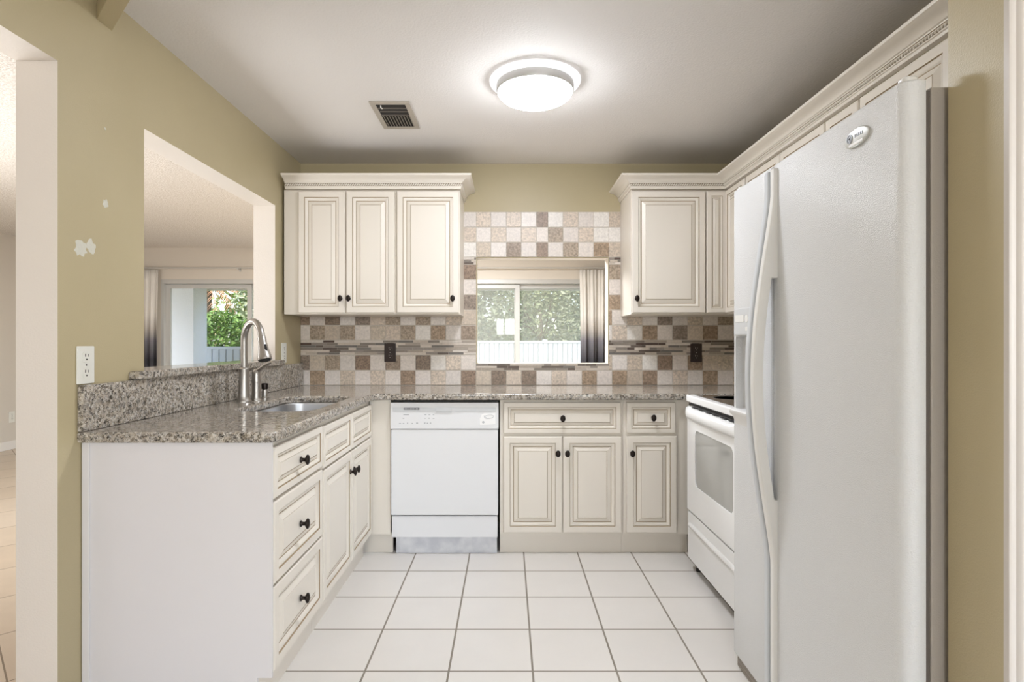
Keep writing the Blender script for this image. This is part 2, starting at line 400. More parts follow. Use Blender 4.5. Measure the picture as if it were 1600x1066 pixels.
# wide window behind the camera, made up to carry the fill light
mb = MB()
for x in (0.85, 1.83, 2.81, 3.79): mb.box(x, x+0.06, YSOUTH-0.09, YSOUTH-0.03, 0.45, 2.30)
mb.box(0.85, 3.85, YSOUTH-0.09, YSOUTH-0.03, 0.45, 0.51); mb.box(0.85, 3.85, YSOUTH-0.09, YSOUTH-0.03, 2.24, 2.30)
struct(mb.build('fill_window', M['white_trim'], angle=0))
mb = MB()
for x in (-0.45, -0.12, 0.21): mb.box(x, x+0.04, YSOUTH-0.09, YSOUTH-0.03, 1.38, 1.94)
mb.box(-0.45, 0.25, YSOUTH-0.09, YSOUTH-0.03, 1.38, 1.42); mb.box(-0.45, 0.25, YSOUTH-0.09, YSOUTH-0.03, 1.90, 1.94)
struct(mb.build('window_2', M['white_trim'], angle=0))
# baseboards of the living room
mb = MB(); mb.box(XLIV, XLIV+0.015, YSOUTH, YFAR, 0, 0.095, b=0.004)
struct(mb.build('baseboard_left', M['white_trim']), 'white baseboard along the living room side wall')
mb = MB(); mb.box(XLIV, -4.50, YFAR-0.015, YFAR, 0, 0.095, b=0.004); mb.box(-1.9, -1.12, YFAR-0.015, YFAR, 0, 0.095, b=0.004)
struct(mb.build('baseboard_far', M['white_trim']))

# diagonal header board that leaves the left wall
d = Vector((0.7071, -0.7071)); L0 = Vector((XL, 1.936)); L1 = Vector((XL, 2.009))
ln = 0.62
poly = [tuple(L0), tuple(L0+d*ln), tuple(L1+d*(ln+0.05)), tuple(L1)]
mb = MB(); mb.prism(poly, 2.286, ZC)
struct(mb.build('ceiling_beam', M['olive'], angle=0), 'olive painted diagonal header board at the top left corner')

# door casing on the near face of the stub wall
mb = MB()
prof = [(0.935, 1.088), (0.935, 1.076), (0.938, 1.074), (0.944, 1.074), (0.946, 1.077), (0.949, 1.077), (0.953, 1.070), (0.962, 1.068), (0.972, 1.070),
        (0.976, 1.074), (0.990, 1.074), (0.993, 1.077), (0.998, 1.077), (1.0, 1.088)]
mb.prism(prof, 0, ZC)
struct(mb.build('trim_1', mat('off_white_casing_paint', '#d3cdc7', 0.35), angle=50), 'white moulded door casing at the right edge')

# ------------------------------------------------------------------ tiled backsplash (one mesh of many tiles)
def backsplash():
    mb = MB(); lay = mb.bm.loops.layers.float_color.new('tile_colour')
    X0 = -1.315; P = 0.1005
    light = ['#e9e2dc', '#e3dad3', '#ede8e2', '#dfd7d0', '#e6ddd5']
    dark = ['#95806f', '#9d8875', '#938579', '#a8937d', '#9b8a7a', '#8b7a6b', '#ab9b89']
    tan = ['#d3c5b6', '#cabcac', '#d6c8b9', '#cfc2b2']
    rnd = random.Random(21)
    def tile(x0, x1, z0, z1, c, var, t=0.008, b=0.0015):
        n0 = len(mb.bm.faces)
        before = set(mb.bm.faces)
        mb.box(x0, x1, YB-t, YB-0.002, z0, z1, b=b, seg=1)
        c = lin(c)
        for f in mb.bm.faces:
            if f not in before:
                for l in f.loops: l[lay] = (c[0], c[1], c[2], var)
    UBX = [-0.303, -0.208, -0.111, -0.0085, 0.0906, 0.192, 0.269, 0.369, 0.471, 0.572, 0.674, 0.7515]
    def urow(z0, z1, codes, g=0.0012):
        for k, c in enumerate(codes):
            if c == ' ': continue
            cset, var = {'d': (dark, 0.75), 't': (tan, 0.45), 'l': (light, 0.22)}[c]
            tile(UBX[k]+g, UBX[k+1]-g, z0+g, z1-g, rnd.choice(cset), var)
    def row(z0, z1, spans, par, special=None, g=0.0012):
        for a, bb in spans:
            k0 = math.floor((a-X0)/P)-1
            for k in range(k0, k0+60):
                x0 = max(a, X0+k*P+g); x1 = min(bb, X0+(k+1)*P-g)
                if x1-x0 < 0.006: continue
                isd = (k+par) % 2 == 0
                if special and k in special:
                    cset, var = {'d': (dark, 0.75), 't': (tan, 0.4), 'l': (light, 0.22)}[special[k]]
                elif isd: cset, var = (dark, 0.75) if rnd.random() < 0.75 else (tan, 0.5)
                else: cset, var = (light, 0.2) if rnd.random() < 0.85 else (tan, 0.3)
                tile(x0, x1, z0+g, z1-g, rnd.choice(cset), var)
    def mosaic(z0, z1, n, spans):
        h = (z1-z0)/n
        mc = ['#d8cdc2', '#cfc3b6', '#c9beb3', '#8a8178', '#6b5f56', '#5a4a43', '#9a9088', '#b3a79b', '#7a7570', '#dcd3ca']
        for i in range(n):
            for a, bb in spans:
                x = a-rnd.random()*0.08
                while x < bb:
                    ln = rnd.choice((0.05, 0.075, 0.10, 0.148))
                    x0, x1 = max(a, x+0.0008), min(bb, x+ln-0.0008)
                    if x1-x0 > 0.004: tile(x0, x1, z0+i*h+0.0009, z0+(i+1)*h-0.0009, rnd.choice(mc), 0.12, b=0.0008)
                    x += ln
    R = XR-0.001; Lw = XL+0.001
    both = [(Lw, -0.209), (0.673, R)]
    row(0.915, 1.012, [(-1.355, R)], 0)
    row(1.014, 1.114, both, 1)
    mosaic(1.014, 1.056, 3, [(-0.209, 0.673)])
    mosaic(1.117, 1.2125, 6, both)
    row(1.215, 1.312, both, 0, {3: 'l', 4: 't', 5: 't', 10: 'd'})
    row(1.314, 1.414, both, 1)
    cols = [(-0.303, -0.209), (0.674, 0.7515)]
    urow(1.416, 1.515, 'd         d'); urow(1.517, 1.616, 'l         l'); urow(1.618, 1.716, 'd         d')
    mosaic(1.717, 1.765, 3, cols)
    urow(1.767, 1.864, 'ltldldldldt'); urow(1.866, 1.964, 'tltltldltll'); urow(1.966, 2.066, 'ltltldltllt')
    # grout bed
    for a, bb, z0, z1 in ((-1.376, -0.209, 0.914, 1.414), (-0.209, 0.673, 0.914, 1.057), (0.673, R, 0.914, 1.414), (-0.303, -0.209, 1.414, 1.767),
                          (0.673, 0.752, 1.414, 1.767), (-0.303, 0.752, 1.767, 2.067)):
        before = set(mb.bm.faces); mb.box(a, bb, YB-0.0055, YB-0.0005, z0, z1, mi=1)
    return struct(mb.build('tile_backsplash', [M['walltile'], M['grout']], angle=0), 'checkered travertine wall tiles with a mosaic band')
backsplash()

# ------------------------------------------------------------------ cabinets
def front_panel(w, h, t=0.020, st=0.036, k=1.0):
    mb = MB()
    prof = [(0, 0), (0, -t+0.004), (0.004, -t), (st, -t), (st+0.0022*k, -t+0.005), (st+0.006*k, -t+0.003), (st+0.014*k, -t+0.006),
            (st+0.020*k, -t+0.013), (st+0.0235*k, -t+0.0135), (st+0.045*k, -t+0.004), (st+0.047*k, -t+0.0055), (st+0.049*k, -t+0.003)]
    mis = [0, 0, 0, 1, 0, 0, 0, 1, 0, 1, 0]
    rings = [[(i, y, i), (w-i, y, i), (w-i, y, h-i), (i, y, h-i)] for i, y in prof]
    mb.loops(rings, mis=mis, cap0=True, cap1=True)
    return mb
def knob(parent, x, z, y=-0.020):
    mb = MB()
    mb.lathe([(0.009, 0), (0.009, -0.003), (0.0055, -0.006), (0.005, -0.015), (0.009, -0.019), (0.0135, -0.022), (0.0145, -0.026), (0.012, -0.030),
              (0.0075, -0.0315), (0.004, -0.033)], axis='y', n=18, sy=1.35)
    return mb.build('knob', M['bronze'], parent, loc=(x, y, z), angle=60)
def cabinet(name, label, cat, origin, rotz, w, depth, z0, z1, fronts, toe=None, group=None, fillers=(), sides=()):
    """local frame: x along the face, y into the cabinet, z up; fronts = (kind, x0, x1, z0, z1, knob or None)"""
    t = thing(name, label, cat, (origin[0], origin[1], 0), rotz, group)
    b = MB()
    s = 0.018
    b.box(0, s, 0.019, depth, z0, z1); b.box(w-s, w, 0.019, depth, z0, z1)
    b.box(s, w-s, 0.019, depth, z0, z0+s); b.box(s, w-s, depth-0.006, depth, z0+s, z1)
    b.box(0, w, 0, 0.019, z0, z1, b=0.001)
    if not toe: b.box(s, w-s, 0.019, depth, z1-s, z1)
    b.build('body', M['cream'], t)
    if toe:
        k = MB(); k.box(0, w, toe, toe+0.016, 0.0, z0); k.build('toe_kick', M['cream'], t)
    for kind, x0, x1, a, c, kn in fronts:
        st, kk = (0.036, 1.0)
        if min(x1-x0, c-a) < 0.2: st, kk = 0.026, 0.75
        if min(x1-x0, c-a) < 0.14: st, kk = 0.028, 0.5
        o = front_panel(x1-x0, c-a, st=st, k=kk).build(kind, [M['cream'], M['glaze']], t, loc=(x0, -0.0005, a), angle=30)
        if kn: knob(o, kn[0]-x0, kn[1]-a)
    for x0, x1, a, c in fillers:
        f = MB(); f.box(x0, x1, -0.004, 0.012, a, c, b=0.001); f.build('filler_strip', M['cream'], t)
    return t

ZT, ZB = 0.878, 0.115       # base cabinet top and bottom
# left run, faces look to +X
FX = -0.780
t = cabinet('drawer_cabinet', 'cream three-drawer base cabinet at the near end of the sink run', 'cabinet', (FX, 1.876), PI/2, 0.507, 0.594, ZB, ZT, [
    ('drawer', 0.006, 0.499, 0.690, 0.858, (0.245, 0.770)),
    ('drawer', 0.006, 0.499, 0.411, 0.679, (0.245, 0.535)),
    ('drawer', 0.006, 0.499, 0.128, 0.401, (0.245, 0.262))], toe=0.030)
# white end panel with toe notch and corner strip
mb = MB()
for (x0, x1, z0, z1) in ((-0.018, 0.594, ZB, ZT), (0.030, 0.594, 0.0, ZB)):
    mb.box(-0.008, 0.0, x0, x1, z0, z1)
mb.box(-0.014, -0.008, 0.570, 0.594, 0, ZT, b=0.002)
mb.build('side_panel', M['panel_white'], t)['label'] = 'flat white end panel'
cabinet('sink_cabinet', 'cream two-door sink base cabinet under the faucet', 'cabinet', (FX, 2.384), PI/2, 0.862, 0.594, ZB, ZT, [
    ('drawer_front', 0.006, 0.432, 0.678, 0.852, None), ('drawer_front', 0.440, 0.850, 0.678, 0.852, None),
    ('door', 0.006, 0.432, 0.130, 0.668, (0.405, 0.575)), ('door', 0.440, 0.850, 0.130, 0.668, (0.468, 0.575))], toe=0.030)
# corner filler left of the dishwasher
t = thing('filler_panel', 'plain cream corner filler panel left of the dishwasher', 'panel', (-0.779, 3.262, 0))
mb = MB(); mb.box(0, 0.118, 0, 0.016, ZB, ZT); mb.build('panel', M['cream'], t)
mb = MB(); mb.box(-0.045, 0.124, 0.040, 0.056, 0, ZB); mb.build('toe_kick', M['cream'], t)
# back run, faces look to -Y
FY = 3.262
cabinet('base_cabinet', 'cream base cabinet right of the dishwasher with wide drawer and two doors', 'cabinet', (-0.043, FY), 0, 0.694, 0.575, ZB, ZT, [
    ('drawer', 0.020, 0.680, 0.688, 0.862, (0.352, 0.775)),
    ('door', 0.020, 0.350, 0.130, 0.670, (0.325, 0.578)), ('door', 0.356, 0.684, 0.130, 0.670, (0.378, 0.578))], toe=0.040)
cabinet('base_cabinet', 'narrow cream base cabinet beside the range with one drawer and one door', 'cabinet', (0.652, FY), 0, 0.375, 0.575, ZB, ZT, [
    ('drawer', 0.018, 0.292, 0.690, 0.862, (0.164, 0.778)), ('door', 0.018, 0.300, 0.130, 0.673, (0.046, 0.578))], toe=0.040)

# wall cabinets
UY = 3.515
G = 'cream wall cabinets on the back wall'
UB, UT = 1.370, 2.128
cabinet('wall_cabinet', 'cream two-door wall cabinet in the left corner above the sink run', 'cabinet', (-1.360, UY), 0, 0.682, 0.328, UB, UT, [
    ('door', 0.092, 0.374, UB+0.008, UT-0.012, (0.352, 1.465)), ('door', 0.384, 0.674, UB+0.008, UT-0.012, (0.402, 1.465))], group=G)
cabinet('wall_cabinet', 'cream single-door wall cabinet left of the pass-through window', 'cabinet', (-0.677, UY), 0, 0.387, 0.328, UB, UT, [
    ('door', 0.007, 0.383, UB+0.008, UT-0.012, (0.346, 1.465))], group=G)
cabinet('wall_cabinet', 'cream single-door wall cabinet right of the pass-through window', 'cabinet', (0.752, UY), 0, 0.450, 0.328, UB, UT, [
    ('door', 0.004, 0.446, UB+0.008, UT-0.012, (0.028, 1.465))], group=G)
RX = 1.337
t = cabinet('corner_cabinet', 'cream corner wall cabinet with narrow folding doors above the range corner', 'cabinet', (1.203, UY), 0, 0.134, 0.328, UB, UT, [
    ('door', 0.004, 0.128, UB+0.008, UT-0.012, None)])
mb = MB(); mb.box(0.135, 0.476, -0.30, 0.328, UB, UT); o = mb.build('body', M['cream'], t)
o = front_panel(0.275, UT-UB-0.020, st=0.03, k=0.8).build('door', [M['cream'], M['glaze']], t, loc=(0.1345, -0.022, UB+0.008), rot=(0, 0, -PI/2), angle=30)
cabinet('wall_cabinet', 'cream two-door wall cabinet above the range', 'cabinet', (RX, 3.198), -PI/2, 0.800, 0.340, 1.62, UT, [
    ('door', 0.004, 0.400, 1.628, UT-0.012, None), ('door', 0.408, 0.796, 1.628, UT-0.012, None)])
cabinet('wall_cabinet', 'narrow cream wall cabinet between the range and fridge cabinets', 'cabinet', (RX, 2.396), -PI/2, 0.228, 0.340, UB, UT, [
    ('door', 0.004, 0.224, UB+0.008, UT-0.012, None)])
cabinet('wall_cabinet', 'short cream two-door wall cabinet above the refrigerator', 'cabinet', (RX, 2.166), -PI/2, 0.930, 0.340, 1.80, UT, [
    ('door', 0.006, 0.455, 1.808, UT-0.012, None), ('door', 0.465, 0.920, 1.808, UT-0.012, None)])

def crown(name, label, path):
    """crown moulding swept along path; outward is to the right of the path"""
    prof = [(-0.016, 2.1285), (0.006, 2.1285), (0.008, 2.134), (0.008, 2.138), (0.013, 2.140), (0.013, 2.144), (0.006, 2.146), (0.006, 2.158), (0.014, 2.160), (0.015, 2.164), (0.021, 2.166),
            (0.025, 2.172), (0.034, 2.179), (0.047, 2.185), (0.060, 2.188), (0.066, 2.192), (0.072, 2.194), (0.074, 2.200), (0.074, 2.204), (-0.016, 2.204)]
    pts = [Vector(p) for p in path]
    def off(i, dist):
        ns = []
        for a, b in ((i-1, i), (i, i+1)):
            if a >= 0 and b < len(pts):
                dd = (pts[b]-pts[a]).normalized(); ns.append(Vector((dd.y, -dd.x)))
        if len(ns) == 1: return pts[i]+ns[0]*dist
        m = (ns[0]+ns[1]); return pts[i]+m*(dist*2/m.length_squared)
    t = thing(name, label, 'moulding', (path[0][0], path[0][1], 2.1285))
    O = Vector((path[0][0], path[0][1], 2.1285))
    mb = MB()
    rings = []
    for i in range(len(pts)):
        ring = []
        for dd, z in prof:
            q = off(i, dd); ring.append((q.x-O.x, q.y-O.y, z-O.z))
        rings.append(ring)
    ms = [1 if 2.1455 < (prof[k][1]+prof[k+1][1])/2 < 2.1595 and prof[k][0] < 0.014 else 0 for k in range(len(prof)-1)]+[0]
    cols_ = list(zip(*rings)); mb.loops([list(c) for c in cols_]+[list(cols_[0])], mis=ms, close=False)
    mb.face(rings[0]); mb.face(list(reversed(rings[-1])))
    bmesh.ops.remove_doubles(mb.bm, verts=mb.bm.verts, dist=1e-6)
    mb.build('cornice', [M['cream'], M['glaze']], t, angle=25)
    rp = MB()
    for i in range(len(pts)-1):
        a, b = off(i, 0.0105), off(i+1, 0.0105); dv = (b-a); ln = dv.length; dv.normalize()
        nn = Vector((dv.y, -dv.x)); n = int(ln/0.0135)
        for k in range(n):
            c = a+dv*((k+0.5)*ln/n)
            z0 = 2.152-O.z
            p0 = Vector((c.x-dv.x*0.0058-O.x, c.y-dv.y*0.0058-O.y, z0-0.0052)); p1 = Vector((c.x+dv.x*0.0058-O.x, c.y+dv.y*0.0058-O.y, z0+0.0052))
            mid = (p0+p1)/2+Vector((nn.x*0.003, nn.y*0.003, 0))
            rp.tube([p0, mid, p1], [0.0026, 0.0045, 0.0026], n=6)
    rp.build('rope_trim', M['cream'], t, angle=60)
    return t
crown('crown_molding', 'cream crown moulding with rope bead on top of the left wall cabinets', [(-1.345, 3.495), (-0.289, 3.495), (-0.289, YB)])
crown('crown_molding', 'long cream crown moulding with rope bead turning the corner above range and fridge', [(0.751, YB), (0.751, 3.495), (1.320, 3.495), (1.320, 1.228)])
# ------------------------------------------------------------------ counters
def slab(name, outer, holes, z0, z1, rim, m, loc=(0, 0, 0)):
    """stone slab with rounded rims, cut holes"""
    cu = bpy.data.curves.new('slab_outline', 'CURVE'); cu.dimensions = '2D'; cu.fill_mode = 'BOTH'
    for pl in [outer]+holes:
        sp = cu.splines.new('POLY'); sp.points.add(len(pl)-1)
        for p, q in zip(sp.points, pl): p.co = (q[0], q[1], 0, 1)
        sp.use_cyclic_u = True
    cu.extrude = (z1-z0)/2-rim; cu.bevel_depth = rim; cu.bevel_resolution = 3; cu.offset = -rim
    co = bpy.data.objects.new('slab_outline', cu); COL.objects.link(co)
    dg = bpy.context.evaluated_depsgraph_get(); ev = co.evaluated_get(dg)
    me = bpy.data.meshes.new_from_object(ev)
    bpy.data.objects.remove(co); bpy.data.curves.remove(cu)
    me.name = name; me.materials.clear(); me.materials.append(m)
    me.polygons.foreach_set('use_smooth', [True]*len(me.polygons)); me.set_sharp_from_angle(angle=math.radians(40))
    o = bpy.data.objects.new(name, me); COL.objects.link(o); o.location = (loc[0], loc[1], (z0+z1)/2)
    return o
CE, CY = -0.744, 3.210      # counter edge of the left run, of the back run
n = 8; rc = 0.05
corner = [(CE+rc-rc*math.cos(PI/2*k/n), CY-rc+rc*math.sin(PI/2*k/n)) for k in range(n+1)]
outer = [(XL+0.001, 1.846), (CE-0.03, 1.846), (CE-0.01, 1.853), (CE, 1.875)]+corner+[(XR-0.002, CY), (XR-0.002, YB-0.001), (XL+0.001, YB-0.001)]
hole = rrect(-1.165, -0.822, 2.406, 3.07, 0.09, 8)
tag(slab('countertop', outer, [hole], 0.8785, 0.914, 0.009, M['granite']), 'polished speckled granite L-shaped countertop', 'countertop')
mb = MB(); mb.box(XL+0.001, -1.357, 1.846, YB-0.010, 0.9145, 1.064, b=0.003)
tag(mb.build('granite_backsplash', M['granite']), 'speckled granite upstand along the left wall behind the sink', 'backsplash')
led = [(-1.55, 2.190), (-1.55, 3.417), (XL+0.001, 3.417), (XL+0.001, 3.465), (-1.337, 3.465), (-1.332, 3.460), (-1.332, 2.106), (-1.340, 2.098), (XL+0.001, 2.098), (XL+0.001, 2.190)]
mb = MB(); mb.prism(led, 1.0645, 1.096, b=0.007)
tag(mb.build('granite_ledge', M['granite']), 'raised granite sill in the pass-through opening behind the faucet', 'sill')

# sink
t = thing('kitchen_sink', 'stainless steel undermount sink set into the granite counter', 'sink', (-1.0, 2.74, 0.68))
def rel(poly): return [(x+1.0, y-2.74) for x, y in poly]
mb = MB()
rings = []
for ins, z in ((-0.018, 0.198), (0.0, 0.198), (0.003, 0.190), (0.008, 0.08), (0.020, 0.03), (0.06, 0.012), (0.10, 0.010)):
    rings.append([(x, y, z) for x, y in rel(rrect(-1.165+ins, -0.822-ins, 2.406+ins, 3.07-ins, max(0.09-ins, 0.03), 8))])
mb.loops(rings, cap1=True)
mb.build('basin', M['steel'], t, angle=50, normals=False)
mb = MB(); mb.lathe([(0.045, 0.0105), (0.045, 0.013), (0.036, 0.014), (0.03, 0.0115)], n=28)
mb.build('drain', M['nickel'], t)

# faucet
fx, fy = -1.270, 2.783
t = thing('faucet', 'brushed nickel gooseneck pull-down faucet arching over the sink', 'faucet', (fx, fy, 0.9142))
mb = MB(); mb.lathe([(0.034, 0), (0.034, 0.006), (0.029, 0.012), (0.0265, 0.03), (0.0245, 0.07), (0.0225, 0.11), (0.0225, 0.150), (0.0235, 0.152), (0.0235, 0.160), (0.021, 0.163), (0.0165, 0.166)], n=28)
mb.build('body', M['nickel'], t, angle=50)
dx, dy = 0.78, -0.62
pts = [(0, 0, 0.16), (0, 0, 0.24), (0, 0, 0.292)]
ra = 0.083
for k in range(1, 17):
    a = PI-(PI*0.93)*k/16
    q = ra+ra*math.cos(a); pts.append((dx*q, dy*q, 0.292+ra*1.12*math.sin(a)))
mb = MB(); mb.tube(pts, 0.0155, n=18); mb.build('spout', M['nickel'], t, angle=60)
e = Vector(pts[-1]); dr = (Vector(pts[-1])-Vector(pts[-2])).normalized()
hp = [(0.0, 0.0158), (0.006, 0.0185), (0.030, 0.019), (0.060, 0.0225), (0.095, 0.030), (0.110, 0.032), (0.113, 0.030)]
mb = MB(); mb.tube([e+dr*(a-0.002) for a, r in hp], [r for a, r in hp], n=22)
hd = mb.build('spray_head', M['nickel'], t, angle=50)
mb = MB(); c = e+dr*0.113; mb.tube([c, c+dr*0.003], [0.026, 0.025], n=22); mb.build('nozzle', M['black'], hd)
side = Vector((dx, dy, 0)).normalized(); c = e+dr*0.055+side*0.021
mb = MB(); mb.tube([c-dr*0.02, c, c+dr*0.022], [0.004, 0.007, 0.006], n=10); mb.build('button', M['black'], hd)
hx, hy = -1.244-fx, 2.860-fy
mb = MB(); mb.lathe([(0.027, 0), (0.027, 0.006), (0.022, 0.012), (0.021, 0.085), (0.0225, 0.088), (0.0225, 0.097), (0.021, 0.100), (0.0215, 0.125), (0.019, 0.142), (0.012, 0.152), (0.003, 0.156)], o=(hx, hy, 0), n=24)
hv = mb.build('side_valve', M['nickel'], t, angle=50)
mb = MB(); mb.tube([(hx+a, hy+b, c) for a, b, c in ((0.0, 0, 0.140), (0.018, -0.006, 0.152), (0.045, -0.014, 0.172), (0.072, -0.022, 0.184), (0.088, -0.027, 0.187))], [0.012, 0.010, 0.0075, 0.0075, 0.006], n=12)
mb.build('lever', M['nickel'], hv, angle=60)
t = thing('soap_dispenser', 'small dark topped nickel dispenser on the counter behind the faucet lever', 'dispenser', (-1.238, 2.945, 0.9142))
mb = MB(); mb.lathe([(0.019, 0), (0.019, 0.005), (0.013, 0.009), (0.013, 0.045), (0.010, 0.048)], n=20); mb.build('collar', M['nickel'], t, angle=50)
mb = MB(); mb.lathe([(0.010, 0.047), (0.016, 0.049), (0.017, 0.072), (0.013, 0.078)], n=20); mb.build('cap', M['bronze'], t, angle=50)

# ------------------------------------------------------------------ dishwasher
t = thing('dishwasher', 'white built-in dishwasher under the back counter', 'dishwasher', (-0.657, 3.240, 0))
W = 0.607
mb = MB(); mb.box(0.004, W-0.004, 0.045, 0.55, 0.10, 0.868); mb.build('body', M['black'], t)
mb = MB(); mb.box(0.003, W-0.003, 0.0, 0.044, 0.229, 0.711, b=0.004); mb.build('door', M['appl_dw'], t)
mb = MB(); mb.box(0.0, W, -0.006, 0.044, 0.714, 0.862, b=0.005)
cp = mb.build('control_panel', M['appl_dw'], t)
mb = MB(); mb.box(0.014, W-0.016, -0.009, -0.0055, 0.812, 0.834, b=0.001); mb.build('fascia_strip', M['appl_grey'], cp)
mb = MB(); mb.box(0.255, 0.348, -0.0125, -0.008, 0.813, 0.835, b=0.002); mb.box(0.258, 0.345, -0.0105, -0.0095, 0.806, 0.815); mb.build('latch', M['appl_grey'], cp)
mb = MB(); mb.box(0.076, 0.164, -0.0105, -0.0085, 0.823, 0.834, b=0.001)
bd = mb.build('badge', mat('dark_badge', '#5a5a60', 0.35), cp)
mb = MB()
for k in range(10): mb.box(0.082+k*0.0078, 0.0865+k*0.0078, -0.0112, -0.0103, 0.8262, 0.8308)
mb.build('lettering', mat('silver_letters', '#c9c9cc', 0.3, metal=0.5), bd)
mb = MB(); rr = random.Random(5)
for z, xs in ((0.792, (0.074, 0.082, 0.092, 0.100, 0.192, 0.214, 0.238)), (0.772, (0.07, 0.192, 0.214, 0.238)), (0.745, (0.05, 0.07, 0.094, 0.12, 0.145, 0.190, 0.204, 0.222))):
    for x in xs:
        mb.box(x, x+0.006+0.005*rr.random(), -0.0066, -0.0055, z, z+0.003+0.003*rr.random())
mb.build('key_lettering', mat('grey_print', '#b4b6ba', 0.5), cp)
# white energy sticker with a leaf outline
mb = MB()
out = [(0.502, 0.738), (0.502, 0.772), (0.512, 0.796), (0.528, 0.802), (0.588, 0.802), (0.590, 0.745), (0.575, 0.741), (0.535, 0.738)]
rings = [[(x, y, z) for x, z in out] for y in (-0.0061, -0.0068)]
mb.loops(rings, cap0=True, cap1=True)
st = mb.build('sticker', mat('white_sticker', '#fafafa', 0.35), cp)
mb = MB(); pts = []
for k in range(25):
    a = 2*PI*k/24; pts.append((0.553+0.026*math.cos(a), -0.0072, 0.784+0.009*math.sin(a)*(1.0 if math.sin(a) > 0 else 1.2)+0.10*(0.026*math.cos(a))))
mb.tube(pts, 0.0012, n=6); mb.tube([(0.524, -0.0072, 0.79), (0.532, -0.0072, 0.782), (0.54, -0.0072, 0.776)], 0.0012, n=6)
mb.lathe([(0.007, -0.0068), (0.007, -0.0074)], o=(0.521, 0, 0.753), axis='y', n=14)
mb.build('sticker_print', mat('sticker_grey', '#c3c5c9', 0.5), st)
mb = MB(); mb.box(0.006, W-0.006, 0.006, 0.04, 0.103, 0.222, b=0.003); mb.build('access_panel', M['appl_dw'], t)
mb = MB(); mb.box(0.024, W-0.010, 0.045, 0.06, 0.002, 0.100); mb.build('toe_panel', mat('scuffed_grey_panel', '#e2e3e6', 0.5, mottle=(14, '#c4c6cd', 0.8)), t)
for x in (0.05, W-0.05):
    mb = MB(); mb.lathe([(0.012, 0), (0.012, 0.10)], o=(x, 0.3, 0), n=12); mb.build('foot', M['black'], t)

# ------------------------------------------------------------------ range
RFX, RFY, RW = 0.957, 3.078, 0.760
t = thing('kitchen_range', 'white freestanding electric range between counter and refrigerator', 'range', (RFX, RFY, 0), -PI/2)
mb = MB(); mb.box(0.003, RW-0.003, 0.035, 0.66, 0.055, 0.885); mb.build('body', M['appl'], t)
def hole_panel(x0, x1, z0, z1, hx0, hx1, hz0, hz1, r, y0, y1):
    """plate with a rounded window opening, front at y0"""
    mb = MB(); nn = 8; N = 4*(nn+1)
    inner = rrect(hx0, hx1, hz0, hz1, r, nn)
    outr = []
    for k, (x, z) in enumerate(inner):
        q = k//(nn+1); f = (k % (nn+1))/nn
        # walk the outer rectangle corner by corner
        c = [(x1, z1), (x0, z1), (x0, z0), (x1, z0)][q]
        outr.append(c if 0 < f < 1 else ((x1 if q in (0, 3) else x0) if True else 0, (z1 if q in (0, 1) else z0)))
    outr = [(max(min(x, x1), x0), max(min(z, z1), z0)) for x, z in outr]
    def lift(pl, y): return [(x, y, z) for x, z in pl]
    vi = [mb.bm.verts.new(p) for p in lift(inner, y0)]; vb = [mb.bm.verts.new(p) for p in lift(inner, y0+0.006)]
    cs = [mb.bm.verts.new((x, y0, z)) for x, z in ((x1, z1), (x0, z1), (x0, z0), (x1, z0))]
    bs = [mb.bm.verts.new((x, y1, z)) for x, z in ((x1, z1), (x0, z1), (x0, z0), (x1, z0))]
    for q in range(4):
        seg = vi[q*(nn+1):(q+1)*(nn+1)]
        for k in range(nn): mb.bm.faces.new((cs[q], seg[k], seg[k+1]))
        nx = vi[((q+1) % 4)*(nn+1)]
        mb.bm.faces.new((cs[q], seg[-1], nx, cs[(q+1) % 4]))
        mb.bm.faces.new((cs[q], cs[(q+1) % 4], bs[(q+1) % 4], bs[q]))
    for k in range(N): mb.bm.faces.new((vi[k], vi[(k+1) % N], vb[(k+1) % N], vb[k]))
    return mb
od = hole_panel(0.004, RW-0.004, 0.318, 0.862, 0.130, 0.630, 0.466, 0.752, 0.035, 0.0, 0.034).build('oven_door', M['appl'], t)
mb = MB(); mb.box(0.125, 0.635, 0.004, 0.012, 0.460, 0.758); mb.build('oven_window', M['ovenglass'], od)
# full-width moulded handle
mb = MB(); rings = []
for k in range(25):
    f = k/24; x = 0.012+f*(RW-0.024); bow = 0.012+0.020*math.sin(PI*min(max((f-0.02)/0.96, 0), 1))**0.35
    rings.append([(x, 0.002, 0.800), (x, -bow*0.55, 0.802), (x, -bow, 0.818), (x, -bow, 0.842), (x, -bow*0.7, 0.856), (x, 0.002, 0.860)])
mb.loops(rings, cap0=True, cap1=True); mb.build('handle', M['appl'], od, angle=50)
for k in range(6):
    mb = MB(); mb.box(0.09+k*0.10, 0.155+k*0.10, -0.006, 0.010, 0.8625, 0.866, b=0.001); mb.build('vent_slot', M['black'], od)
dwm = MB(); dwm.box(0.004, RW-0.004, 0.002, 0.034, 0.060, 0.308, b=0.006)
dw = dwm.build('drawer', M['appl'], t)
mb = MB(); rings = []
for x in (0.04, RW-0.04): rings.append([(x, 0.003, 0.226), (x, -0.006, 0.232), (x, -0.009, 0.244), (x, -0.004, 0.254), (x, 0.003, 0.256)])
mb.loops(rings, cap0=True, cap1=True); mb.build('grip_ridge', M['appl'], dw, angle=50)
for a, b, c, e in ((0.012, 0.03, 0.309, 0.317), (0.016, 0.034, 0.868, 0.887)):
    mb = MB(); mb.box(0.004, RW-0.004, a, b, c, e); mb.build('shadow_gap', M['black'], t)
mb = MB(); mb.box(0.0, RW, -0.006, 0.665, 0.8855, 0.922, b=0.008, seg=3); ck = mb.build('cooktop', M['appl'], t)
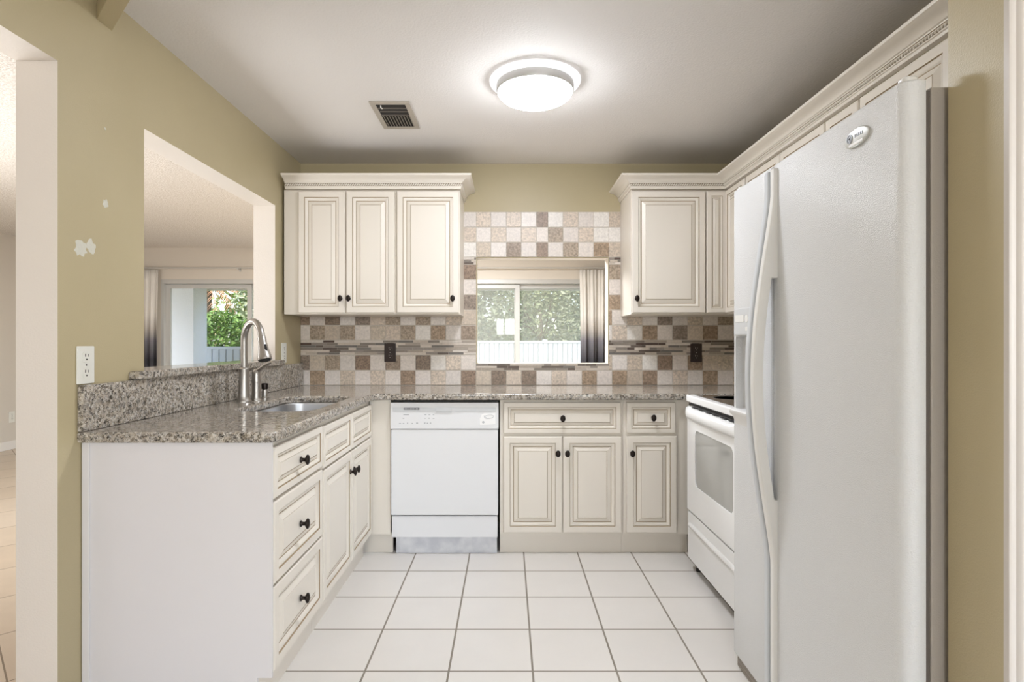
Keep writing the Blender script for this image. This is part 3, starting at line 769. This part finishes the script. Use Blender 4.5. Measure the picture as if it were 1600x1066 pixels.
mb = MB(); mb.box(0.028, RW-0.028, 0.030, 0.575, 0.920, 0.9235, b=0.001); gt = mb.build('glass_top', M['cookglass'], ck)
brm = mat('grey_burner_print', '#7c7874', 0.3)
for x, y, r in ((0.2, 0.17, 0.10), (0.56, 0.17, 0.08), (0.2, 0.43, 0.08), (0.56, 0.43, 0.10)):
    mb = MB(); mb.lathe([(r, 0.9236), (r, 0.9239), (r-0.004, 0.9239), (r-0.004, 0.9236)], o=(x, y, 0), n=36); mb.build('burner_ring', brm, gt)
mb = MB(); mb.box(0.0, RW, 0.605, 0.665, 0.9225, 1.10, b=0.012, seg=3); mb.build('backguard', M['appl'], t)
for x in (0.05, RW-0.05):
    for y in (0.05, 0.60):
        mb = MB(); mb.lathe([(0.018, 0), (0.018, 0.012), (0.009, 0.016), (0.009, 0.056)], o=(x, y, 0), n=14); mb.build('foot', M['black'], t)

# ------------------------------------------------------------------ refrigerator
FXF, YN, YFR, YS = 0.850, 1.236, 2.176, 1.852     # front plane, near side, far side, split
t = thing('refrigerator', 'tall white side-by-side refrigerator at the right', 'refrigerator', (FXF, YN, 0))
def lp(x, y): return (x-FXF, y-YN)
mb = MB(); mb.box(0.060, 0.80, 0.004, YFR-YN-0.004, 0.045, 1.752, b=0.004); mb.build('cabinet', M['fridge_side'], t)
mb = MB(); mb.box(0.045, 0.061, 0.008, YFR-YN-0.008, 0.10, 1.745); mb.build('gasket', M['gasket'], t)
def arc(cx, cy, r, a0, a1, n): return [(cx+r*math.cos(a0+(a1-a0)*k/n), cy+r*math.sin(a0+(a1-a0)*k/n)) for k in range(n+1)]
def doorpoly(y0, y1, r0, r1):
    D = 0.046
    return [(D, y0)]+arc(r0, y0+r0, r0, -PI/2, -PI, 8)+arc(r1, y1-r1, r1, PI, PI/2, 8)+[(D, y1)]
mb = MB(); mb.prism(doorpoly(0.0, YS-YN-0.004, 0.034, 0.010), 0.040, 1.768, b=0.006)
fd = mb.build('refrigerator_door', M['fridge'], t, angle=40)
mb = MB(); mb.prism(doorpoly(YS-YN+0.004, YFR-YN, 0.010, 0.014), 0.040, 1.768, b=0.006)
zd = mb.build('freezer_door', M['fridge'], t, angle=40)
# dispenser recess cut into the freezer door
cut = MB(); cut.box(-0.05, 0.034, 2.015-YN, 2.150-YN, 0.955, 1.225, b=0.010); co = cut.build('dispenser_cut', M['appl_grey'], t)
md = zd.modifiers.new('recess', 'BOOLEAN'); md.object = co; md.operation = 'DIFFERENCE'; md.solver = 'EXACT'
bpy.context.view_layer.update()
ev = zd.evaluated_get(bpy.context.evaluated_depsgraph_get()); me = bpy.data.meshes.new_from_object(ev)
zd.modifiers.clear(); zd.data = me; me.polygons.foreach_set('use_smooth', [True]*len(me.polygons)); me.set_sharp_from_angle(angle=math.radians(40))
bpy.data.objects.remove(co)
mb = MB(); mb.box(-0.005, 0.004, 2.008-YN, 2.158-YN, 1.228, 1.325, b=0.004)
ds = mb.build('dispenser_panel', M['appl_grey'], zd)
mb = MB(); mb.lathe([(0.014, -0.0048), (0.014, -0.0062), (0.011, -0.0068)], o=(0, 2.04-YN, 1.285), axis='x', n=18)
mb.box(-0.0065, -0.0048, 2.062-YN, 2.14-YN, 1.275, 1.30, b=0.0008); mb.box(-0.0065, -0.0048, 2.03-YN, 2.05-YN, 1.242, 1.256, b=0.0008)
mb.build('button', M['handle_w'], ds)
mb = MB(); mb.box(0.018, 0.030, 2.05-YN, 2.11-YN, 1.06, 1.19, b=0.003); mb.build('paddle', M['appl_grey'], zd)
mb = MB(); rings = []
for z, o in ((0.900, 0.0), (0.925, -0.006), (0.940, -0.020), (0.952, -0.022), (0.956, -0.018), (0.957, 0.0)):
    rings.append([(o, 2.005-YN, z), (o, 2.158-YN, z), (0.004, 2.158-YN, z), (0.004, 2.005-YN, z)])
mb.loops(rings, cap0=True, cap1=True); mb.build('drip_tray', M['appl'], zd, angle=50)
# bowed handles either side of the split
def bow(z):
    a, b = 0.50, 1.67
    if z <= a or z >= b: return 0.012
    tt = (z-a)/(b-a); return 0.012+0.064*math.sin(PI*tt)**1.25
def fridge_handle(name, y0, y1, m, parent, pocket):
    zs = [0.05+k*0.02 for k in range(86)]
    if pocket: zs = sorted(set(zs+[0.705, 0.7051, 1.405, 1.4051]))
    def inner(z):
        if pocket and 0.705 < z < 1.4051: return max(bow(z)-0.030, 0.002)
        return -0.001
    mb = MB(); rings = []
    for z in zs:
        o, i = bow(z), inner(z); r = 0.006; h = (y1-y0)
        rings.append([(-i, y0, z), (-o+r, y0, z), (-o+r*0.3, y0+r*0.3, z), (-o, y0+r, z), (-o, y1-r, z), (-o+r*0.3, y1-r*0.3, z), (-o+r, y1, z), (-i, y1, z)])
    mb.loops(rings, cap0=True, cap1=True)
    return mb.build(name, m, parent, angle=50)
fridge_handle('handle', YS-YN-0.036, YS-YN-0.006, M['handle_w'], fd, True)
fridge_handle('handle', YS-YN+0.006, YS-YN+0.036, M['handle_g'], zd, True)
# oval maker's badge
mb = MB(); mb.lathe([(0.05, 0.001), (0.05, -0.003), (0.046, -0.0055), (0.001, -0.006)], o=(0, 1.400-YN, 1.699), axis='x', n=36, sy=0.46)
bg = mb.build('badge', mat('silver_badge', '#bdbdb8', 0.42, metal=0.25), fd, angle=50)
mb = MB(); mb.lathe([(0.011, -0.0058), (0.011, -0.0075), (0.009, -0.0075), (0.009, -0.006), (0.006, -0.006), (0.006, -0.0072), (0.003, -0.0072), (0.003, -0.0058)], o=(0, 1.424-YN, 1.703), axis='x', n=22)
for k in range(5): mb.box(-0.0068, -0.0055, 1.405-YN-k*0.007, 1.401-YN-k*0.007, 1.700, 1.707)
mb.build('emblem', mat('grey_emblem', '#8d8f92', 0.3, metal=0.4), bg)
mb = MB(); mb.box(-0.0066, -0.0045, 1.372-YN, 1.428-YN, 1.682, 1.689, b=0.0006); mb.build('badge_band', mat('white_band', '#f0f0ee', 0.3), bg)
mb = MB(); mb.box(0.004, 0.05, 0.03, YFR-YN-0.03, 0.002, 0.037, b=0.003)
for k in range(2): mb.box(0.002, 0.006, 0.04, YFR-YN-0.04, 0.010+k*0.012, 0.016+k*0.012)
mb.build('base_grille', mat('taupe_grille', '#8f867d', 0.5), t)
for y in (0.022, YFR-YN-0.03):
    mb = MB(); mb.prism([(p[0], p[1]) for p in rrect(0.010, 0.042, y-0.010, y+0.022, 0.011, 5)], 1.7685, 1.780, b=0.004)
    mb.build('hinge_cap', M['handle_w'], t)
for x in (0.12, 0.7):
    for y in (0.08, YFR-YN-0.08):
        mb = MB(); mb.lathe([(0.02, 0), (0.02, 0.046)], o=(x, y, 0), n=14); mb.build('roller', M['black'], t)

# ------------------------------------------------------------------ ceiling light and vent
t = thing('ceiling_light', 'round flush ceiling light glowing white above the kitchen floor', 'light', (0.125, 2.62, ZC))
mb = MB(); mb.lathe([(0.200, 0.0), (0.207, -0.006), (0.205, -0.013), (0.196, -0.018), (0.17, -0.020)], n=56); mb.build('base', mat('lit_white_lamp_base', '#f6f6f6', 0.4, emit=('#f6f8ff', 0.35)), t, angle=60)
mb = MB(); mb.lathe([(0.165, -0.0195), (0.175, -0.021), (0.175, -0.050), (0.171, -0.055), (0.160, -0.055)], n=56); mb.build('ring', M['ring'], t, angle=50)
mb = MB(); mb.lathe([(0.167, -0.0545), (0.166, -0.062), (0.150, -0.078), (0.120, -0.092), (0.08, -0.101), (0.04, -0.105), (0.001, -0.106)], n=56); mb.build('diffuser', M['dome'], t, angle=80)

t = thing('ceiling_vent', 'dusty rectangular air vent grille in the ceiling', 'vent', (-0.585, 3.024, ZC))
mb = MB(); w2, l2 = 0.100, 0.180
for a in ((-w2, w2, -l2, -l2+0.03), (-w2, w2, l2-0.03, l2), (-w2, -w2+0.026, -l2+0.03, l2-0.03), (w2-0.026, w2, -l2+0.03, l2-0.03)):
    mb.box(*a, -0.007, -0.0005, b=0.002)
mb.build('frame', M['vent'], t)
mb = MB(); mb.box(-w2+0.026, w2-0.026, -l2+0.03, l2-0.03, -0.0015, -0.0005); mb.build('duct', M['duct'], t)
for k in range(10):
    x = -w2+0.032+k*0.0152
    mb = MB(); mb.face([(x, 0.0, -0.0016), (x+0.006, 0.0, -0.0075), (x+0.006, l2-0.03, -0.0075), (x, l2-0.03, -0.0016)])
    mb.face([(x+0.0012, 0.0, -0.0016), (x+0.0012, l2-0.03, -0.0016), (x+0.0072, l2-0.03, -0.0075), (x+0.0072, 0.0, -0.0075)])
    mb.build('slat', M['vent'], t, angle=0)
mb = MB()
for y in (-0.105, -0.065, -0.015): mb.box(-w2+0.026, w2-0.026, y, y+0.008, -0.006, -0.0016)
mb.build('cross_bar', mat('dark_vent_bar', '#6d665f', 0.5, metal=0.2), t)
mb = MB(); mb.tube([(-0.05, -0.135, -0.003), (-0.05, -0.130, -0.012), (-0.046, -0.118, -0.013)], 0.003, n=8); mb.build('damper_lever', M['white_trim'], t)

# ------------------------------------------------------------------ outlets
def outlet(label, loc, rotz, pm, sm, group, gfci=False):
    t = thing('wall_outlet', label, 'outlet', loc, rotz, group)     # local: plate faces -y
    mb = MB(); mb.box(-0.0385, 0.0385, -0.006, -0.0003, -0.0615, 0.0615, b=0.003); mb.build('plate', pm, t)
    for z in (-0.026, 0.026):
        mb = MB(); rings = [[(x, y, zz+z) for x, zz in rrect(-0.017, 0.017, -0.018, 0.018, 0.010, 5)] for y in (-0.0058, -0.0078)]
        mb.loops(rings, cap0=True, cap1=True); r = mb.build('receptacle', pm, t)
        mb = MB(); mb.box(-0.0075, -0.0045, -0.0082, -0.0076, z+0.001, z+0.011); mb.box(0.0045, 0.0075, -0.0082, -0.0076, z+0.001, z+0.010)
        mb.lathe([(0.003, -0.0076), (0.003, -0.0082)], o=(0, 0, z-0.008), axis='y', n=10); mb.build('slots', sm, r)
    mb = MB(); mb.lathe([(0.003, -0.0058), (0.003, -0.0068)], axis='y', n=10); mb.build('screw', sm, t)
    return t
outlet('white duplex outlet on the olive wall at the near end of the counter', (XL, 1.879, 1.128), PI/2, M['plate_w'], M['slot'], None)
outlet('white outlet on the olive wall under the corner wall cabinet', (XL, 3.545, 1.135), PI/2, M['plate_w'], M['slot'], None)
lg = mat('pale_outlet_slots', '#a9a3a0', 0.3)
outlet('dark brown outlet in the mosaic band above the dishwasher', (-0.780, YB-0.0082, 1.132), 0, M['plate_b'], lg, None)
outlet('dark brown outlet in the mosaic band near the range', (1.253, YB-0.0082, 1.130), 0, M['plate_b'], lg, None)
outlet('beige outlet low on the far living room side wall', (XLIV, 6.46, 0.36), PI/2, M['plate_w'], M['slot'], None)

# spackle spots on the left wall
def spackle(label, px, py, rw, rh, seed):
    y = 902*1.377/(793-px); z = CAM_H-(py-534)*y/902
    rr = random.Random(seed); mb = MB()
    a0 = [0.7+0.5*rr.random() for _ in range(18)]
    rings = [[(XL+dx, y+rw*s*a0[k]*math.cos(2*PI*k/18), z+rh*s*a0[k]*math.sin(2*PI*k/18)) for k in range(18)] for dx, s in ((0.0, 1.0), (0.0012, 0.85))]
    mb.loops(rings, cap1=True); o = mb.build('spackle_patch', M['spackle'])
    tag(o, label, 'wall patch', 'spackle spots on the olive wall')
spackle('largest white spackle smear on the olive wall, left of the pass-through', 126, 388, 0.028, 0.028, 1)
spackle('round white spackle smear right next to the largest one', 142, 385, 0.020, 0.024, 2)
spackle('middle white spackle dab above the smears on the olive wall', 165, 318, 0.014, 0.016, 3)
spackle('tiny white spackle dot highest on the olive wall', 164, 201, 0.005, 0.005, 4)

# ------------------------------------------------------------------ living room: sliders, curtains
def slider(name, x0, x1, mid, gl, label):
    t = bpy.data.objects.new(name, None); COL.objects.link(t); t.location = (x0, YFAR+0.05, 0); struct(t, label)
    H = 1.99; W = x1-x0; m = mid-x0
    mb = MB(); mb.box(0, W, -0.05, 0.08, H-0.055, H, b=0.003); mb.box(0, 0.035, -0.05, 0.08, 0.025, H-0.055); mb.box(W-0.035, W, -0.05, 0.08, 0.025, H-0.055); mb.box(0, W, -0.05, 0.08, 0, 0.025)
    mb.build('door_frame', M['alu'], t)
    for k, (a, b, y) in enumerate(((0.035, m+0.035, 0.0), (m-0.035, W-0.035, 0.04))):
        mb = MB()
        mb.box(a, a+0.055, y, y+0.03, 0.03, H-0.06); mb.box(b-0.055, b, y, y+0.03, 0.03, H-0.06)
        mb.box(a+0.055, b-0.055, y, y+0.03, 0.03, 0.10); mb.box(a+0.055, b-0.055, y, y+0.03, H-0.11, H-0.06)
        sa = mb.build('sash', M['alu'], t)
        g = MB(); g.box(a+0.05, b-0.05, y+0.013, y+0.017, 0.095, H-0.105); g.build('pane', gl, sa)
        if k == 1:
            mb = MB(); mb.box(a+0.015, a+0.035, y-0.03, y, 0.92, 1.12, b=0.004); mb.build('door_handle', M['white_trim'], sa)
    return t
slider('door_1', -4.37, -2.05, -3.285, M['glass_clear'], 'aluminium sliding patio door seen through the left pass-through')
slider('door_2', -1.08, 1.32, 0.12, M['glass_glare'], 'aluminium sliding patio door with painted glare haze seen through the back window opening')

def curtain(label, x0, x1, seed):
    rr = random.Random(seed); mb = MB(); N = 90; rows = 16
    ph = rr.random()*6
    rings = []
    for j in range(rows+1):
        f = j/rows; z = 2.105-2.08*f; amp = 0.008+0.014*min(1, f*2.5)
        mid = (x0+x1)/2; sq = 1.0-0.06*math.sin(PI*f)
        rings.append([(mid+(x0+(x1-x0)*k/N-mid)*sq, amp*math.sin(k/N*PI*9+ph+0.5*math.sin(4*f))+0.008*math.sin(k/N*PI*23+ph), z) for k in range(N+1)])
    mb.loops(rings, close=False)
    o = mb.build('curtain', M['curtain'], loc=(0, YFAR-0.075, 0), angle=80)
    sd = o.modifiers.new('cloth_thickness', 'SOLIDIFY'); sd.thickness = 0.0015
    return tag(o, label, 'curtain', 'ombre curtains at the sliding doors')
curtain('white to charcoal ombre curtain at the left edge of the pass-through view', -4.70, -4.35, 3)
curtain('white to charcoal ombre curtain at the right side of the back window opening', 0.90, 1.42, 4)
def rod(label, x0, x1, brs):
    t = thing('curtain_rod', label, 'curtain rod', ((x0+x1)/2, YFAR-0.075, 2.125)); cx = (x0+x1)/2
    mb = MB(); mb.tube([(x0-cx, 0, 0), (x1-cx, 0, 0)], 0.009, n=10); mb.build('rod', M['alu'], t, angle=60)
    for x in (x0, x1):
        mb = MB(); mb.lathe([(0.009, -0.02), (0.018, -0.012), (0.02, 0.0), (0.018, 0.012), (0.006, 0.02)], o=(x-cx, 0, 0), axis='x', n=14); mb.build('finial', M['alu'], t, angle=60)
    for x in brs:
        mb = MB(); mb.box(x-cx-0.008, x-cx+0.008, -0.004, 0.074, -0.016, -0.008); mb.box(x-cx-0.012, x-cx+0.012, 0.068, 0.0745, -0.04, 0.02); mb.build('bracket', M['alu'], t)
rod('thin grey curtain rod above the left sliding door', -4.85, -1.65, (-4.80, -3.37, -1.8))
rod('thin grey curtain rod above the sliding door behind the back window', -1.40, 1.60, (-1.2, 1.5))

# ------------------------------------------------------------------ outside
mb = MB(); mb.box(-20, 20, YFAR+0.15, 40, -0.25, -0.08); struct(mb.build('ground', M['lawn'], angle=0))
mb = MB(); mb.box(-9, 6, YFAR+0.15, 9.35, -0.079, -0.02); struct(mb.build('patio', M['patio'], angle=0))
mb = MB(); mb.box(-9, 6, YFAR+0.15, 9.45, 2.42, 2.55); mb.box(-9, 6, 9.2, 9.38, 2.03, 2.42); struct(mb.build('patio_roof', M['reveal'], angle=0))
mb = MB(); mb.box(-5.42, -4.76, 8.75, 9.15, -0.02, 2.42, b=0.01); struct(mb.build('patio_column', M['stucco']), 'white stucco patio column outside the left sliding door')

def fence(label, x0, x1, y, z0, h, pitch):
    t = thing('fence', label, 'fence', ((x0+x1)/2, y, z0)); cx = (x0+x1)/2
    n = max(1, int(round((x1-x0)/pitch)))
    mb = MB()
    for k in range(n):
        a = x0+k*pitch-cx; mb.box(a+0.008, a+pitch-0.008, -0.012, 0.012, 0.06, h-0.03, b=0.004, seg=1)
    mb.build('picket_panel', M['fence'], t, angle=0)
    mb = MB(); mb.box(x0-cx, x1-cx, -0.02, 0.02, h-0.05, h, b=0.004); mb.box(x0-cx, x1-cx, 0.0, 0.03, 0.05, 0.12); mb.box(x0-cx, x1-cx, 0.012, 0.03, 0.045, h-0.05)
    mb.build('rail', M['fence'], t)
    k = 0; x = x0
    while x <= x1+0.01:
        mb = MB(); mb.box(x-cx-0.05, x-cx+0.05, 0.022, 0.12, 0, h+0.03, b=0.005); mb.build('post', M['fence'], t); x += (x1-x0)/max(1, round((x1-x0)/2.2))
fence('white plank fence across the yard behind the back window view', -3.4, 5.0, 12.3, -0.08, 1.30, 0.104)
fence('white plank fence section beside the patio column', -6.4, -3.6, 9.75, -0.08, 1.20, 0.118)

def leafcloud(mb, c, r, n, size, rr, flat=0.0, shell_=0.45):
    for _ in range(n):
        while True:
            p = Vector((rr.uniform(-1, 1), rr.uniform(-1, 1), rr.uniform(-1, 1)))
            if shell_ < p.length < 1: break
        q = Vector((c[0]+p.x*r[0], c[1]+p.y*r[1], c[2]+p.z*r[2]))
        u = Vector((rr.gauss(0, 1), rr.gauss(0, 1), rr.gauss(0, 0.7))).normalized(); v = u.orthogonal().normalized()
        v.rotate(Matrix.Rotation(rr.uniform(0, 6.28), 3, u))
        s = size*rr.uniform(0.6, 1.3); nrm = u.cross(v)*s*0.18
        mb.face([q-u*s, q+v*s*0.42+nrm, q+u*s, q-v*s*0.42+nrm])
def tree(name, label, cat, x, y, z0, clouds, m, n, size, seed, trunk_h, tr=0.07, group=None):
    t = thing(name, label, cat, (x, y, z0), 0, group); rr = random.Random(seed)
    mb = MB(); mb.tube([(0, 0, 0), (0.03, 0.02, trunk_h*0.5), (-0.02, 0, trunk_h)], [tr*1.3, tr, tr*0.6], n=10)
    for k in range(5):
        a = 2*PI*k/5+rr.random(); l = 0.35*trunk_h
        mb.tube([(0, 0, trunk_h*0.6), (l*0.5*math.cos(a), l*0.5*math.sin(a), trunk_h*0.8), (l*math.cos(a), l*math.sin(a), trunk_h*1.1)], [tr*0.5, tr*0.35, tr*0.2], n=7)
    mb.build('trunk', M['bark'], t, angle=60)
    mb = MB()
    for c, r in clouds: leafcloud(mb, c, r, n, size, rr)
    mb.build('foliage', m, t, angle=0, normals=False)
G = 'trees and shrubs beyond the fences'
tree('tree', 'broad pale green tree behind the fence, left half of the back window view', 'tree', -1.3, 14.2, -0.08, [((0, 0, 2.2), (1.5, 1.0, 1.5)), ((0.2, 0, 3.4), (1.3, 1.0, 1.2)), ((-.2, -.2, 1.2), (1.3, .7, 0.9))], M['leaf3'], 2300, 0.085, 11, 2.4, group=G)
tree('tree', 'dense yellow-green tree behind the fence, centre of the back window view', 'tree', 0.95, 16.4, -0.08, [((0, 0, 1.9), (1.3, 1.0, 1.3)), ((-0.1, 0, 3.2), (1.5, 1.1, 1.2))], M['leaf1'], 2600, 0.075, 12, 2.2, group=G)
tree('tree', 'dull green tree behind the fence next to the right curtain', 'tree', 2.6, 14.2, -0.08, [((0, 0, 1.9), (1.4, 1.0, 1.4)), ((0, 0, 3.5), (1.5, 1.0, 1.4))], M['leaf3'], 2300, 0.085, 13, 2.4, group=G)
tree('tree', 'tall dark green tree far behind the fences filling the gaps', 'tree', 0.6, 20.0, -0.08, [((0, 0, 2.6), (4.5, 1.5, 2.4)), ((0, 0, 5.2), (4.0, 1.5, 2.0))], M['leaf3'], 5200, 0.16, 14, 3.0, 0.14, group=G)
tree('shrub', 'bright green shrub behind the fence beside the patio column', 'shrub', -5.35, 10.75, -0.08, [((0, 0, 1.25), (0.65, 0.45, 0.62))], M['leaf2'], 2200, 0.060, 15, 0.9, 0.03, group=G)
tree('tree', 'leafy green tree above the left fence next to the door frame', 'tree', -4.75, 12.0, -0.08, [((0, 0, 2.2), (0.9, 0.7, 0.9)), ((0.2, 0.2, 1.4), (0.9, 0.6, 0.8))], M['leaf1'], 2500, 0.065, 16, 1.7, 0.06, group=G)
tree('tree', 'dark green tree far behind the left fence', 'tree', -6.6, 17.6, -0.08, [((0, 0, 2.0), (2.6, 1.0, 1.6)), ((0, 0, 3.8), (2.6, 1.0, 1.6))], M['leaf2'], 3200, 0.11, 17, 2.6, 0.1, group=G)
tree('shrub', 'low green border plants at the foot of the left fence', 'shrub', -4.55, 9.45, -0.08, [((0, 0, 0.55), (0.55, 0.16, 0.38))], M['leaf2'], 900, 0.05, 18, 0.4, 0.015, group=G)
# dry palm
t = thing('palm_tree', 'palm with dry brown fronds above the left fence', 'palm', (-7.3, 14.0, -0.08), 0, G)
mb = MB(); mb.tube([(0, 0, 0), (0.03, 0, 1.0), (0.0, 0, 2.0), (0.05, 0, 2.6)], [0.13, 0.11, 0.10, 0.09], n=12); mb.build('trunk', M['bark'], t, angle=60)
rr = random.Random(8)
for k in range(20):
    a = 2*PI*k/20+rr.uniform(-.1, .1); drop = rr.uniform(0.5, 1.4); ln = rr.uniform(1.0, 1.45)
    mb = MB(); pp = []
    for j in range(11):
        f = j/10; q = ln*f; pp.append(Vector((q*math.cos(a), q*math.sin(a), 2.55+0.45*f-drop*1.35*f*f)))
    mb.tube(pp, [0.010-0.0007*j for j in range(11)], n=5)
    for j in range(1, 11):
        p = pp[j]; tg = (pp[j]-pp[j-1]).normalized(); sd = tg.cross(Vector((0, 0, 1))).normalized()
        for sgn in (-1, 1):
            for h in (0, 0.5):
                p2 = p-tg*h*ln/10; tip = p2+sd*sgn*0.20+tg*0.16+Vector((0, 0, -0.10))
                mb.face([p2-tg*0.014, p2+tg*0.014, tip])
    mb.build('frond', M['frond'], t, angle=0, normals=False)
